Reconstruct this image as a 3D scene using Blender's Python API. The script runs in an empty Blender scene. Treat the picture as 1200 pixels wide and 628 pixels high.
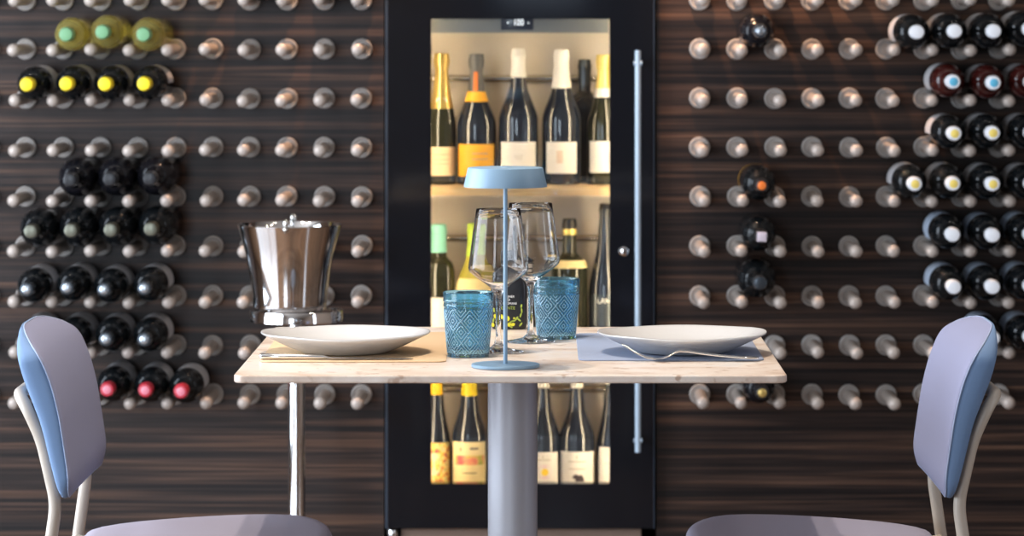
import bpy, bmesh, math, random
from mathutils import Vector, Matrix
R = random.Random(7)
PI = math.pi
SC = bpy.context.scene
COL = SC.collection
F, VX, VY, CH = 4200.0, 637.0, 15.0, 1.273     # focal length in px (1200 wide), vanishing point, camera height

def P(px, py, Y):
    return Vector(((px - VX) * Y / F, Y, CH - (py - VY) * Y / F))
def PX(px, Y): return (px - VX) * Y / F
def PZ(py, Y): return CH - (py - VY) * Y / F

# ------------------------------------------------------------------ materials
def principled(name, col=(.5, .5, .5), rough=.5, metal=0.0, trans=0.0, ior=1.45, spec=.5, coat=0.0, emit=None, es=0.0):
    m = bpy.data.materials.new(name); m.use_nodes = True
    b = m.node_tree.nodes['Principled BSDF']
    b.inputs['Base Color'].default_value = (*col, 1)
    b.inputs['Roughness'].default_value = rough
    b.inputs['Metallic'].default_value = metal
    b.inputs['Transmission Weight'].default_value = trans
    b.inputs['IOR'].default_value = ior
    b.inputs['Specular IOR Level'].default_value = spec
    b.inputs['Coat Weight'].default_value = coat
    b.inputs['Coat Roughness'].default_value = .05
    if emit:
        b.inputs['Emission Color'].default_value = (*emit, 1); b.inputs['Emission Strength'].default_value = es
    return m

def nodes(m): return m.node_tree.nodes, m.node_tree.links, m.node_tree.nodes['Principled BSDF']

def add_noise_color(m, scale, stops, detail=4, rough=.55, vec_scale=(1, 1, 1), distortion=0.0):
    n, l, b = nodes(m)
    tc = n.new('ShaderNodeTexCoord'); mp = n.new('ShaderNodeMapping'); nz = n.new('ShaderNodeTexNoise'); cr = n.new('ShaderNodeValToRGB')
    mp.inputs['Scale'].default_value = vec_scale
    nz.inputs['Scale'].default_value = scale; nz.inputs['Detail'].default_value = detail
    nz.inputs['Roughness'].default_value = rough; nz.inputs['Distortion'].default_value = distortion
    l.new(tc.outputs['Object'], mp.inputs['Vector']); l.new(mp.outputs['Vector'], nz.inputs['Vector']); l.new(nz.outputs['Fac'], cr.inputs['Fac'])
    e = cr.color_ramp.elements
    e[0].position, e[0].color = stops[0][0], (*stops[0][1], 1)
    e[1].position, e[1].color = stops[-1][0], (*stops[-1][1], 1)
    for p, c in stops[1:-1]:
        k = e.new(p); k.color = (*c, 1)
    l.new(cr.outputs['Color'], b.inputs['Base Color'])
    return nz, cr

def add_bump(m, scale, strength, dist=.001, detail=2, vec_scale=(1, 1, 1)):
    n, l, b = nodes(m)
    tc = n.new('ShaderNodeTexCoord'); mp = n.new('ShaderNodeMapping'); nz = n.new('ShaderNodeTexNoise'); bp = n.new('ShaderNodeBump')
    mp.inputs['Scale'].default_value = vec_scale
    nz.inputs['Scale'].default_value = scale; nz.inputs['Detail'].default_value = detail
    bp.inputs['Strength'].default_value = strength; bp.inputs['Distance'].default_value = dist
    l.new(tc.outputs['Object'], mp.inputs['Vector']); l.new(mp.outputs['Vector'], nz.inputs['Vector'])
    l.new(nz.outputs['Fac'], bp.inputs['Height']); l.new(bp.outputs['Normal'], b.inputs['Normal'])

def wood_wall_material():
    m = principled('dark_veneer', (.04, .03, .027), .40, spec=.28)
    n, l, b = nodes(m)
    tc = n.new('ShaderNodeTexCoord')
    def layer(sx, sz, detail, stops, dist=0.0):
        mp = n.new('ShaderNodeMapping'); mp.inputs['Scale'].default_value = (sx, 1, sz)
        nz = n.new('ShaderNodeTexNoise'); nz.inputs['Scale'].default_value = 1; nz.inputs['Detail'].default_value = detail
        nz.inputs['Roughness'].default_value = .6; nz.inputs['Distortion'].default_value = dist
        cr = n.new('ShaderNodeValToRGB'); e = cr.color_ramp.elements
        e[0].position, e[0].color = stops[0][0], (*stops[0][1], 1); e[1].position, e[1].color = stops[-1][0], (*stops[-1][1], 1)
        for p, c in stops[1:-1]:
            k = e.new(p); k.color = (*c, 1)
        l.new(tc.outputs['Object'], mp.inputs['Vector']); l.new(mp.outputs['Vector'], nz.inputs['Vector']); l.new(nz.outputs['Fac'], cr.inputs['Fac'])
        return cr.outputs['Color'], nz.outputs['Fac']
    base, _ = layer(.9, 55, 3, [(.36, (.010, .0075, .0075)), (.5, (.030, .0195, .0165)), (.66, (.100, .058, .040))], .3)
    fine, _ = layer(2.2, 210, 2, [(.32, (.45, .43, .42)), (.62, (1.25, 1.2, 1.15))], .2)
    broad, _ = layer(.25, 7, 2, [(.3, (.65, .62, .62)), (.7, (1.35, 1.3, 1.25))])
    m1 = n.new('ShaderNodeMix'); m1.data_type = 'RGBA'; m1.blend_type = 'MULTIPLY'; m1.inputs['Factor'].default_value = 1
    m2 = n.new('ShaderNodeMix'); m2.data_type = 'RGBA'; m2.blend_type = 'MULTIPLY'; m2.inputs['Factor'].default_value = 1
    l.new(base, m1.inputs['A']); l.new(fine, m1.inputs['B'])
    l.new(m1.outputs['Result'], m2.inputs['A']); l.new(broad, m2.inputs['B'])
    l.new(m2.outputs['Result'], b.inputs['Base Color'])
    return m

def clear_pane_material():
    m = bpy.data.materials.new('pane_glass'); m.use_nodes = True
    n, l = m.node_tree.nodes, m.node_tree.links
    n.clear()
    o = n.new('ShaderNodeOutputMaterial'); mx = n.new('ShaderNodeMixShader'); t = n.new('ShaderNodeBsdfTransparent'); g = n.new('ShaderNodeBsdfGlossy'); fr = n.new('ShaderNodeFresnel')
    fr.inputs['IOR'].default_value = 1.5; g.inputs['Roughness'].default_value = .02; t.inputs['Color'].default_value = (.95, .96, .96, 1)
    l.new(fr.outputs[0], mx.inputs[0]); l.new(t.outputs[0], mx.inputs[1]); l.new(g.outputs[0], mx.inputs[2]); l.new(mx.outputs[0], o.inputs[0])
    return m

M = {}
M['wall_wood'] = wood_wall_material()
M['plaster'] = principled('plaster', (.27, .20, .155), .8)
M['ceiling'] = principled('ceiling_paint', (.42, .38, .34), .9)
M['floor'] = principled('floor_wood', (.16, .10, .06), .14)
add_noise_color(M['floor'], 3, [(.35, (.10, .058, .035)), (.65, (.22, .13, .08))], 4, .55, (.4, 6, 1))
M['dark_frame'] = principled('window_frame_paint', (.03, .03, .033), .4)
M['peg'] = principled('peg_metal', (.44, .375, .33), .42, metal=.15)
M['collar'] = principled('peg_collar', (.40, .37, .345), .42, metal=.2)
M['glass_black'] = principled('black_bottle_glass', (.005, .006, .007), .08, spec=.28)
M['glass_matt'] = principled('dim_bottle_glass', (.006, .006, .008), .16, spec=.25)
M['glass_red'] = principled('dark_red_bottle_glass', (.035, .006, .005), .1, spec=.5)
M['glass_olive'] = principled('olive_bottle_glass', (.015, .017, .010), .05, spec=.6)
M['glass_blue'] = principled('blue_black_bottle_glass', (.010, .015, .028), .04, spec=.7)
M['glass_pale'] = principled('pale_bottle_glass', (.88, .76, .24), .02, trans=.85, ior=1.3)
M['glass_lime'] = principled('lime_bottle_glass', (.62, .55, .10), .06, trans=.35, ior=1.3)
M['paper'] = principled('white_paper', (.82, .78, .72), .6)
M['paper_grey'] = principled('grey_paper', (.50, .49, .50), .55)
M['paper_blue'] = principled('pale_blue_paper', (.48, .56, .68), .55)
M['paper_orange'] = principled('orange_paper', (.85, .42, .03), .5)
M['paper_straw'] = principled('straw_paper', (.80, .66, .34), .6)
M['paper_peach'] = principled('peach_paper', (.86, .66, .42), .6)
M['paper_floral'] = principled('floral_paper', (.8, .5, .2), .6)
_nz, _cr = add_noise_color(M['paper_floral'], 95, [(.30, (.32, .06, .12)), (.42, (.75, .30, .06)), (.52, (.85, .62, .12)), (.62, (.80, .66, .36)), (.72, (.40, .42, .10))], 1)
M['paper_garden'] = principled('garden_paper', (.7, .3, .2), .6)
add_noise_color(M['paper_garden'], 40, [(.36, (.62, .10, .10)), (.48, (.75, .30, .16)), (.55, (.62, .48, .10)), (.66, (.30, .34, .06))], 1)
M['ink'] = principled('ink', (.10, .08, .07), .6)
M['ink_soft'] = principled('faded_ink', (.42, .34, .28), .6)
M['ink_peach'] = principled('peach_ink', (.70, .48, .34), .6)
M['ink_yellow'] = principled('yellow_ink', (.85, .58, .04), .6)
M['ink_pink'] = principled('pale_pink_ink', (.80, .62, .66), .6)
M['ink_grape'] = principled('grape_ink', (.05, .035, .045), .5)
def cap(name, c, rough=.4, metal=0.0): M[name] = principled(name, c, rough, metal)
cap('cap_mint', (.17, .37, .19)); cap('cap_yellow', (.88, .66, .02)); cap('cap_white', (.74, .76, .80)); cap('cap_cream', (.80, .70, .52))
cap('cap_red', (.48, .03, .05), .3); cap('cap_pink', (.70, .22, .28), .3); cap('cap_silver', (.42, .46, .50), .22, .8); cap('cap_slate', (.06, .072, .085), .25, .6)
cap('cap_skyblue', (.10, .42, .62)); cap('cap_gold', (.70, .50, .16), .28, .7); cap('cap_gold_pale', (.82, .64, .20), .35, .45); cap('cap_orange', (.80, .19, .03)); cap('cap_amber', (.92, .55, .02))
cap('cap_black', (.012, .012, .014), .3); cap('cap_teal', (.24, .62, .52)); cap('cap_lime', (.42, .60, .06)); cap('cap_olive_silver', (.15, .15, .115), .3, .7)
cap('cap_lemon', (.80, .62, .14)); cap('cap_lilac', (.60, .52, .58)); cap('cap_grey', (.085, .09, .10), .4, .3); cap('cap_ivory', (.82, .78, .72), .45)
M['fridge_black'] = principled('black_door_glass', (.006, .007, .010), .07, spec=.5)
M['fridge_body'] = principled('black_cabinet', (.012, .012, .015), .35)
M['fridge_edge'] = principled('door_edge_metal', (.022, .032, .050), .5)
M['liner'] = principled('fridge_liner', (.60, .54, .46), .45, metal=.25)
add_bump(M['liner'], 30, .1, .0008, 2, (1, 1, 1))
M['header'] = principled('fridge_header', (.24, .25, .25), .4, metal=.3)
M['shelf_wood'] = principled('shelf_wood', (.7, .5, .28), .5)
add_noise_color(M['shelf_wood'], 6, [(.3, (.52, .34, .16)), (.7, (.76, .56, .32))], 3, .5, (1, 8, 30))
M['steel'] = principled('steel', (.62, .60, .57), .25, metal=1.0)
M['chrome'] = principled('chrome', (.80, .79, .79), .07, metal=1.0)
M['handle'] = principled('handle_satin', (.40, .50, .60), .35, metal=.1)
M['display'] = principled('display_glass', (.035, .05, .085), .15)
M['digit'] = principled('display_digit', (.9, .9, .9), .4, emit=(.9, .95, 1), es=1.6)
M['led'] = principled('led_strip', (.9, .8, .6), .4, emit=(1.0, .80, .53), es=105)
M['pane'] = clear_pane_material()
M['plinth'] = principled('copper_tone_plinth', (.23, .155, .115), .45)
M['stone'] = principled('beige_stone', (.75, .62, .5), .3, spec=.5)
def stone(m):
    n, l, b = nodes(m)
    add_noise_color(m, 7, [(.30, (.48, .34, .25)), (.42, (.63, .51, .42)), (.56, (.72, .63, .55)), (.70, (.61, .57, .55))], 7, .62, (1, 1.6, 1), .8)
    src = b.inputs['Base Color'].links[0].from_socket
    tc = n.new('ShaderNodeTexCoord'); vo = n.new('ShaderNodeTexNoise'); vo.inputs['Scale'].default_value = 46; vo.inputs['Detail'].default_value = 2
    cr = n.new('ShaderNodeValToRGB'); cr.color_ramp.elements[0].position = .62; cr.color_ramp.elements[0].color = (0, 0, 0, 1); cr.color_ramp.elements[1].position = .70; cr.color_ramp.elements[1].color = (.75, .75, .75, 1)
    mx = n.new('ShaderNodeMix'); mx.data_type = 'RGBA'; mx.inputs['B'].default_value = (.36, .22, .14, 1)
    l.new(tc.outputs['Object'], vo.inputs['Vector']); l.new(vo.outputs['Fac'], cr.inputs['Fac']); l.new(cr.outputs['Color'], mx.inputs['Factor'])
    l.new(src, mx.inputs['A']); l.new(mx.outputs['Result'], b.inputs['Base Color'])
stone(M['stone'])
M['pole_paint'] = principled('pole_grey_paint', (.36, .36, .39), .45, metal=.25)
M['china'] = principled('white_china', (.54, .53, .525), .18, spec=.55)
add_bump(M['china'], 70, .25, .0012, 3)
M['tumbler'] = principled('blue_tumbler_glass', (.30, .62, .81), .03, trans=.96, ior=1.38)
M['tumbler_ridge'] = principled('pale_blue_ridge_glass', (.34, .58, .72), .15, trans=.35, ior=1.4, coat=.5)
M['crystal'] = principled('clear_crystal', (.99, .995, 1.0), .0, trans=1.0, ior=1.28)
M['lamp_blue'] = principled('lamp_blue_paint', (.20, .31, .42), .4)
M['mat_tan'] = principled('tan_placemat_felt', (.60, .42, .25), .6)
M['mat_blue'] = principled('blue_grey_placemat_felt', (.24, .28, .38), .6)
M['silverware'] = principled('silverware', (.80, .80, .80), .16, metal=1.0)
M['oil_black'] = principled('oil_flask_black', (.012, .013, .016), .25)
M['lemon'] = principled('lemon_print_ink', (.72, .66, .03), .5)
M['leafgreen'] = principled('leaf_print_ink', (.34, .42, .05), .5)
M['print_white'] = principled('white_print_ink', (.82, .82, .82), .5)
M['fabric_front'] = principled('lavender_grey_upholstery', (.225, .232, .335), .75, spec=.25)
M['fabric_back'] = principled('blue_upholstery', (.13, .205, .34), .7, spec=.3)
M['fabric_seat'] = principled('grey_lilac_seat_upholstery', (.29, .275, .345), .75, spec=.25)
for k in ('fabric_front', 'fabric_back', 'fabric_seat'): add_bump(M[k], 900, .25, .0006, 1)
M['seam'] = principled('pale_seam_thread', (.27, .32, .45), .7)
M['chair_tube'] = principled('beige_tube_paint', (.43, .365, .30), .4)
M['rubber'] = principled('black_rubber', (.01, .01, .011), .7)

# ------------------------------------------------------------------ object helpers
def finish(me, mats, smooth=True, angle=40):
    for m in (mats if isinstance(mats, (list, tuple)) else [mats]): me.materials.append(m)
    if smooth:
        me.polygons.foreach_set('use_smooth', [True] * len(me.polygons))
        me.set_sharp_from_angle(angle=math.radians(angle))
    me.update()

def mesh_obj(name, vf, mat, parent=None, loc=(0, 0, 0), rot=(0, 0, 0), smooth=True, angle=40):
    me = bpy.data.meshes.new(name)
    if isinstance(vf, bmesh.types.BMesh):
        vf.normal_update(); vf.to_mesh(me); vf.free()
    else:
        me.from_pydata([tuple(v) for v in vf[0]], [], vf[1]); 
        bm = bmesh.new(); bm.from_mesh(me); bmesh.ops.recalc_face_normals(bm, faces=bm.faces); bm.to_mesh(me); bm.free()
    finish(me, mat, smooth, angle)
    o = bpy.data.objects.new(name, me); COL.objects.link(o)
    o.location = loc; o.rotation_euler = rot
    if parent: o.parent = parent
    return o

def empty(name, loc, rotz=0):
    o = bpy.data.objects.new(name, None); COL.objects.link(o); o.location = loc; o.rotation_euler = (0, 0, rotz); o.empty_display_size = .05
    return o

def tag(o, label, cat, group=None):
    o['label'] = label; o['category'] = cat
    if group: o['group'] = group
    return o

def struct(o):
    o['kind'] = 'structure'; return o

def lathe(prof, n=48, close=False):
    vs, fs, rings = [], [], []
    for r, z in prof:
        if r < 1e-6:
            rings.append([len(vs)]); vs.append((0, 0, z))
        else:
            rings.append(list(range(len(vs), len(vs) + n)))
            vs += [(r * math.cos(2 * PI * i / n), r * math.sin(2 * PI * i / n), z) for i in range(n)]
    seq = list(zip(rings, rings[1:])) + ([(rings[-1], rings[0])] if close else [])
    for a, b in seq:
        for i in range(n):
            j = (i + 1) % n
            if len(a) == 1 and len(b) == 1: continue
            if len(a) == 1: fs.append((a[0], b[i], b[j]))
            elif len(b) == 1: fs.append((a[i], a[j], b[0]))
            else: fs.append((a[i], a[j], b[j], b[i]))
    return vs, fs

def join(*vfs):
    vs, fs = [], []
    for v, f in vfs:
        k = len(vs); vs += list(v); fs += [tuple(i + k for i in q) for q in f]
    return vs, fs

def move(vf, t=(0, 0, 0), mat=None):
    v, f = vf
    t = Vector(t)
    return [((mat @ Vector(p)) if mat else Vector(p)) + t for p in v], f

def box(x0, x1, y0, y1, z0, z1):
    v = [(x, y, z) for x in (x0, x1) for y in (y0, y1) for z in (z0, z1)]
    f = [(0, 1, 3, 2), (4, 6, 7, 5), (0, 4, 5, 1), (2, 3, 7, 6), (0, 2, 6, 4), (1, 5, 7, 3)]
    return v, f

def bevel_box(x0, x1, y0, y1, z0, z1, r=.003, seg=2):
    bm = bmesh.new()
    v, f = box(x0, x1, y0, y1, z0, z1)
    bv = [bm.verts.new(p) for p in v]
    for q in f: bm.faces.new([bv[i] for i in q])
    bmesh.ops.recalc_face_normals(bm, faces=bm.faces)
    bmesh.ops.bevel(bm, geom=list(bm.edges), offset=r, segments=seg, affect='EDGES', profile=.5)
    bm.verts.index_update()
    res = ([v.co.copy() for v in bm.verts], [tuple(v.index for v in fa.verts) for fa in bm.faces])
    bm.free(); return res

def fillet(pts, r, n=6):
    pts = [Vector(p) for p in pts]; out = [pts[0]]
    for a, b, c in zip(pts, pts[1:], pts[2:]):
        d1, d2 = (a - b), (c - b)
        k = min(r, d1.length * .48, d2.length * .48)
        p, q = b + d1.normalized() * k, b + d2.normalized() * k
        for i in range(n + 1):
            t = i / n
            out.append(p * (1 - t) ** 2 + b * 2 * t * (1 - t) + q * t * t)
    out.append(pts[-1]); return out

def tube(pts, r, n=14, capped=True):
    pts = [Vector(p) for p in pts]
    rs = r if isinstance(r, (list, tuple)) else [r] * len(pts)
    vs, fs = [], []
    t0 = (pts[1] - pts[0]).normalized()
    up = Vector((0, 0, 1)) if abs(t0.z) < .9 else Vector((1, 0, 0))
    nrm = t0.cross(up).normalized()
    for i, p in enumerate(pts):
        t = (pts[min(i + 1, len(pts) - 1)] - pts[max(i - 1, 0)]).normalized()
        nrm = (nrm - t * nrm.dot(t)).normalized(); bi = t.cross(nrm)
        for k in range(n):
            a = 2 * PI * k / n
            vs.append(p + (nrm * math.cos(a) + bi * math.sin(a)) * rs[i])
    for i in range(len(pts) - 1):
        for k in range(n):
            j = (k + 1) % n
            fs.append((i * n + k, i * n + j, (i + 1) * n + j, (i + 1) * n + k))
    if capped:
        fs.append(tuple(range(n))[::-1]); fs.append(tuple(range((len(pts) - 1) * n, len(pts) * n)))
    return vs, fs

def arc_patch(r, z0, z1, ac, aw, n=20, rf=None, nz=1, th=.0):
    """a curved sheet round the z axis; ac centre angle, aw full angle"""
    vs, fs = [], []
    for k in range(nz + 1):
        z = z0 + (z1 - z0) * k / nz
        rr = (rf(z) if rf else r)
        for i in range(n + 1):
            a = ac - aw / 2 + aw * i / n
            vs.append((rr * math.cos(a), rr * math.sin(a), z))
    for k in range(nz):
        for i in range(n):
            a = k * (n + 1) + i
            fs.append((a, a + 1, a + n + 2, a + n + 1))
    return vs, fs

def disc_on_cyl(r, zc, ac, rx, rz, n=16):
    vs = [(r * math.cos(ac), r * math.sin(ac), zc)]
    for i in range(n):
        t = 2 * PI * i / n
        a = ac + rx * math.cos(t) / r
        vs.append((r * math.cos(a), r * math.sin(a), zc + rz * math.sin(t)))
    return vs, [(0, 1 + i, 1 + (i + 1) % n) for i in range(n)]

def text_vf(s, size, align='CENTER'):
    cu = bpy.data.curves.new('t', 'FONT'); cu.body = s; cu.size = size; cu.align_x = align; cu.align_y = 'CENTER'; cu.resolution_u = 3
    o = bpy.data.objects.new('t', cu); COL.objects.link(o)
    bpy.context.view_layer.update()
    dg = bpy.context.evaluated_depsgraph_get()
    me = bpy.data.meshes.new_from_object(o.evaluated_get(dg))
    v = [p.co.copy() for p in me.vertices]; f = [tuple(q.vertices) for q in me.polygons]
    bpy.data.objects.remove(o); bpy.data.meshes.remove(me); bpy.data.curves.remove(cu)
    return v, f

def wrap_on_cyl(vf, r, zc, ac):
    v, f = vf
    return [(r * math.cos(ac + p[0] / r), r * math.sin(ac + p[0] / r), zc + p[1]) for p in v], f

def copy_tree(o, parent=None):
    c = o.copy(); COL.objects.link(c)
    if parent: c.parent = parent
    for ch in list(o.children): copy_tree(ch, c)
    return c

# ------------------------------------------------------------------ setting
YW = 8.06
XL, XR, YB, ZC = -2.9, 2.9, -1.2, 2.9
fx0, fx1 = PX(452, YW) , PX(767, YW)
FZ0, FZ1 = .118, 1.92
g = .004
struct(mesh_obj('wall_back', join(box(XL, fx0 - g, YW, YW + .04, 0, ZC), box(fx1 + g, XR, YW, YW + .04, 0, ZC), box(fx0 - g, fx1 + g, YW, YW + .04, FZ1 + g, ZC), box(fx0 - .08, fx1 + .08, 8.58, 8.62, 0, 2.1), box(fx0 - .08, fx0 - .04, YW + .04, 8.58, 0, 2.1), box(fx1 + .04, fx1 + .08, YW + .04, 8.58, 0, 2.1), box(fx0 - .08, fx1 + .08, YW + .04, 8.62, 2.1, 2.14)), M['wall_wood'], smooth=False))  # boxes behind the fridge are added to block sky light from the rear
struct(mesh_obj('floor', box(XL, XR, YB, 8.8, -.05, 0), M['floor'], smooth=False))
struct(mesh_obj('ceiling', box(XL, XR, YB, 8.8, ZC, ZC + .05), M['ceiling'], smooth=False))
def wall_with_hole_x(name, x0, x1, ya, yb, za, zb):
    return struct(mesh_obj(name, join(box(x0, x1, YB, ya, 0, ZC), box(x0, x1, yb, 8.8, 0, ZC), box(x0, x1, ya, yb, 0, za), box(x0, x1, ya, yb, zb, ZC)), M['plaster'], smooth=False))
wall_with_hole_x('wall_left', XL - .1, XL, 3.4, 7.1, .03, 2.65)
wall_with_hole_x('wall_right', XR, XR + .1, 4.2, 4.75, .35, 2.65)
wx = [(-2.5, -1.15), (-.26, .24)]  # second opening is added, sized to give the fridge door a pale reflection
struct(mesh_obj('wall_front', join(box(XL, wx[0][0], YB - .1, YB, 0, ZC), box(wx[0][1], wx[1][0], YB - .1, YB, 0, ZC), box(wx[1][1], XR, YB - .1, YB, 0, ZC),
       box(wx[0][0], wx[0][1], YB - .1, YB, 0, .3), box(wx[1][0], wx[1][1], YB - .1, YB, 0, 1.25), *[box(a, b, YB - .1, YB, 2.6, ZC) for a, b in wx]), M['plaster'], smooth=False))
for i, (a, b) in enumerate(wx):
    w = .05
    sz = (.3, 1.25)[i]
    fr = join(box(a, a + w, YB - .08, YB - .03, sz, 2.6), box(b - w, b, YB - .08, YB - .03, sz, 2.6), box(a + w, b - w, YB - .08, YB - .03, sz, sz + w), box(a + w, b - w, YB - .08, YB - .03, 2.55, 2.6))
    struct(mesh_obj('window_%d' % (i + 1), fr, M['dark_frame'], smooth=False))
w = .05
struct(mesh_obj('window_3', join(*[box(XL - .08, XL - .03, y - w / 2, y + w / 2, .03, 2.65) for y in (3.43, 5.25, 7.07)], box(XL - .08, XL - .03, 3.4, 7.1, .03, .08), box(XL - .08, XL - .03, 3.4, 7.1, 2.6, 2.65)), M['dark_frame'], smooth=False))

# ------------------------------------------------------------------ pegs
PEG_L = .2
peg_prof = [(0, 0), (.0125, 0), (.0125, .01), (.0122, .06), (.0128, .12), (.0138, .165), (.0142, .182), (.0138, .190), (.0118, .1955), (.007, .199), (0, .2)]
col_prof = [(.0125, 0), (.0225, 0), (.0235, .002), (.0235, .009), (.0222, .012), (.0205, .0125), (.0185, .0105), (.0145, .0085), (.0126, .0085)]
proto = mesh_obj('mounted_wine_peg', lathe(peg_prof, 24), M['peg'], rot=(PI / 2, 0, 0), angle=60)
mesh_obj('collar', lathe(col_prof, 32), M['collar'], proto, angle=50)
COLS = {'L': [424.2, 380.5, 337.0, 293.6, 250.0, 206.3, 162.5, 118.7, 75.0, 31.0, -12.5], 'R': [820, 863.7, 907.4, 951, 994.8, 1038.3, 1082, 1126, 1170]}
ROWS = [0.2, 57.4, 115, 172.4, 230, 287.8, 346, 403.8, 461.7]
ORD = ['top', 'second', 'third', 'fourth', 'fifth', 'sixth', 'seventh', 'eighth', 'bottom']
NTH = ['nearest to', 'second out from', 'third out from', 'fourth out from', 'fifth out from', 'sixth out from', 'seventh out from', 'eighth out from', 'ninth out from', 'tenth out from', 'farthest out from']
HIDDEN = {('L', 2, 5), ('L', 2, 6), ('L', 0, 7), ('L', 1, 7), ('L', 2, 7), ('L', 8, 7), ('L', 8, 8), ('R', 0, 7), ('R', 1, 7), ('R', 7, 7), ('R', 7, 8)}
SIDE = {'L': 'ice bucket side', 'R': 'door handle side'}
first = True
for side in 'LR':
    for c, px in enumerate(COLS[side]):
        for r, py in enumerate(ROWS):
            if (side, c, r) in HIDDEN: continue
            if first: o = proto; first = False
            else: o = copy_tree(proto)
            b = P(px + R.uniform(-.5, .5), py + R.uniform(-.4, .4), YW)
            o.location = (b.x, YW - .0005, b.z)
            o.rotation_euler = (PI / 2 + R.uniform(-.004, .006), 0, R.uniform(-.008, .008))
            last = 'farthest out from' if c == len(COLS[side]) - 1 else NTH[c]
            tag(o, 'grey wall peg in %s row of pegs, %s fridge on %s' % (ORD[r], last, SIDE[side]), 'wall peg', 'pegs on the wall, ' + SIDE[side])

# ------------------------------------------------------------------ bottles
def smooth_profile(keys, n=8):
    out = []
    for (r0, z0), (r1, z1) in zip(keys, keys[1:]):
        for i in range(n):
            t = i / n; s = t * t * (3 - 2 * t)
            out.append((r0 + (r1 - r0) * s, z0 + (z1 - z0) * t))
    out.append(keys[-1]); return out

def bottle_profile(kind, Rb, H, rn=.0142):
    base = [(0, .006), (Rb * .55, .003), (Rb * .86, 0), (Rb * .96, .0015), (Rb, .006)]
    def rounded(z0, rs, h, zn):
        a = Rb - rs
        k = [(rs + a * math.cos(t), z0 + h * math.sin(t)) for t in [math.radians(80) * i / 12 for i in range(13)]]
        return k[:-1] + smooth_profile([k[-1], (rn * 1.06, zn)], 6) + [(rn, .86 * H)]
    if kind == 'bordeaux': sh = rounded(.60 * H, rn * 1.22, .034, .745 * H)
    elif kind == 'round': sh = rounded(.50 * H, rn * 1.30, .052, .74 * H)
    elif kind == 'burgundy': sh = smooth_profile([(Rb, .47 * H), (rn * 1.25, .76 * H)], 12) + [(rn, .86 * H)]
    elif kind == 'hock': sh = smooth_profile([(Rb, .36 * H), (rn * 1.2, .80 * H)], 14) + [(rn, .88 * H)]
    else: sh = smooth_profile([(Rb, .44 * H), (rn * 1.35, .74 * H)], 12) + [(rn, .86 * H)]
    top = [(rn, H - .022), (rn + .0012, H - .020), (rn + .0012, H - .012), (rn, H - .010), (rn * .97, H - .002), (rn * .8, H), (0, H)]
    return base + sh + top

def prof_r(prof, z):
    z = max(z, prof[4][1])
    for (r0, z0), (r1, z1) in zip(prof[4:], prof[5:]):
        if z0 <= z <= z1 and z1 > z0: return r0 + (r1 - r0) * (z - z0) / (z1 - z0)
    return prof[-2][0]

def capsule_vf(prof, zb, H, off=.0007, bulge=0.0):
    zs = [zb + (H - .004 - zb) * i / 24 for i in range(25)]
    pr = [(prof_r(prof, z) + off + bulge * max(0, min(1, (z - (H - .034)) / .006)), z) for z in zs]
    rt = pr[-1][0]
    pr = [(pr[0][0] - off * .9, zb)] + pr + [(rt * .93, H + .0006), (rt * .8, H + .0012), (0, H + .0012)]
    return lathe(pr, 32)

def make_wall_bottle(name, kind, Rb, H, glass, capm, disc=None, label=None, cap_len=.045, lab_z=(.045, .15), foil_bulge=0.0, ringm=None):
    prof = bottle_profile(kind, Rb, H)
    o = mesh_obj(name, lathe(prof, 48), glass, rot=(PI / 2, 0, 0), angle=50)
    cp = mesh_obj('capsule', capsule_vf(prof, H - cap_len, H, bulge=foil_bulge), capm, o, angle=40)
    rt = prof_r(prof, H - .004) + foil_bulge
    if disc:
        mesh_obj('cap_disc', lathe([(0, H + .0018), (rt * .62, H + .0018), (rt * .68, H + .0013)], 24), disc, cp)
    if ringm:
        mesh_obj('neck_ring', lathe([(rt + .0022, H - .018), (rt + .0030, H - .015), (rt + .0022, H - .012)], 24), ringm, cp)
    if label:
        mesh_obj('paper_label', arc_patch(Rb + .0005, lab_z[0], lab_z[1], PI / 2, 3.9, 36), label, o)
    return o

ROW_LABEL = {1: ['nearest fridge'], 2: ['nearest the fridge', 'farther from fridge'],
             3: ['nearest the fridge', 'in the middle', 'farthest from fridge'],
             4: ['nearest the fridge', 'second from fridge', 'third from fridge', 'farthest from fridge']}
def wall_row(proto, row, tips, text, group, Rb, H, n=None, tipy=None):
    """tips: measured pixel x of the neck ends, nearest the fridge first"""
    tipY = YW - .0135 - H
    for i, tx in enumerate(tips):
        o = proto if i == 0 else copy_tree(proto)
        X = PX(tx, tipY)
        z_row = PZ(ROWS[row], YW)
        side = 'L' if X < 0 else 'R'
        d = min(abs(PX(c, YW) - X) for c in COLS[side] + ([1213.7] if side == 'R' else []))
        rr = Rb + .0166
        zc = z_row + math.sqrt(max(rr * rr - d * d, 0))
        if tipy:
            zt = PZ(tipy[i], tipY)
            zc = max(zc, min(zt, zc + .012))
        o.location = (X, YW - .0135, zc)
        o.rotation_euler = (PI / 2, R.uniform(-.35, .35), 0)
        tag(o, text % ROW_LABEL[len(tips)][i] if '%s' in text else text, 'wine bottle', group)

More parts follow.
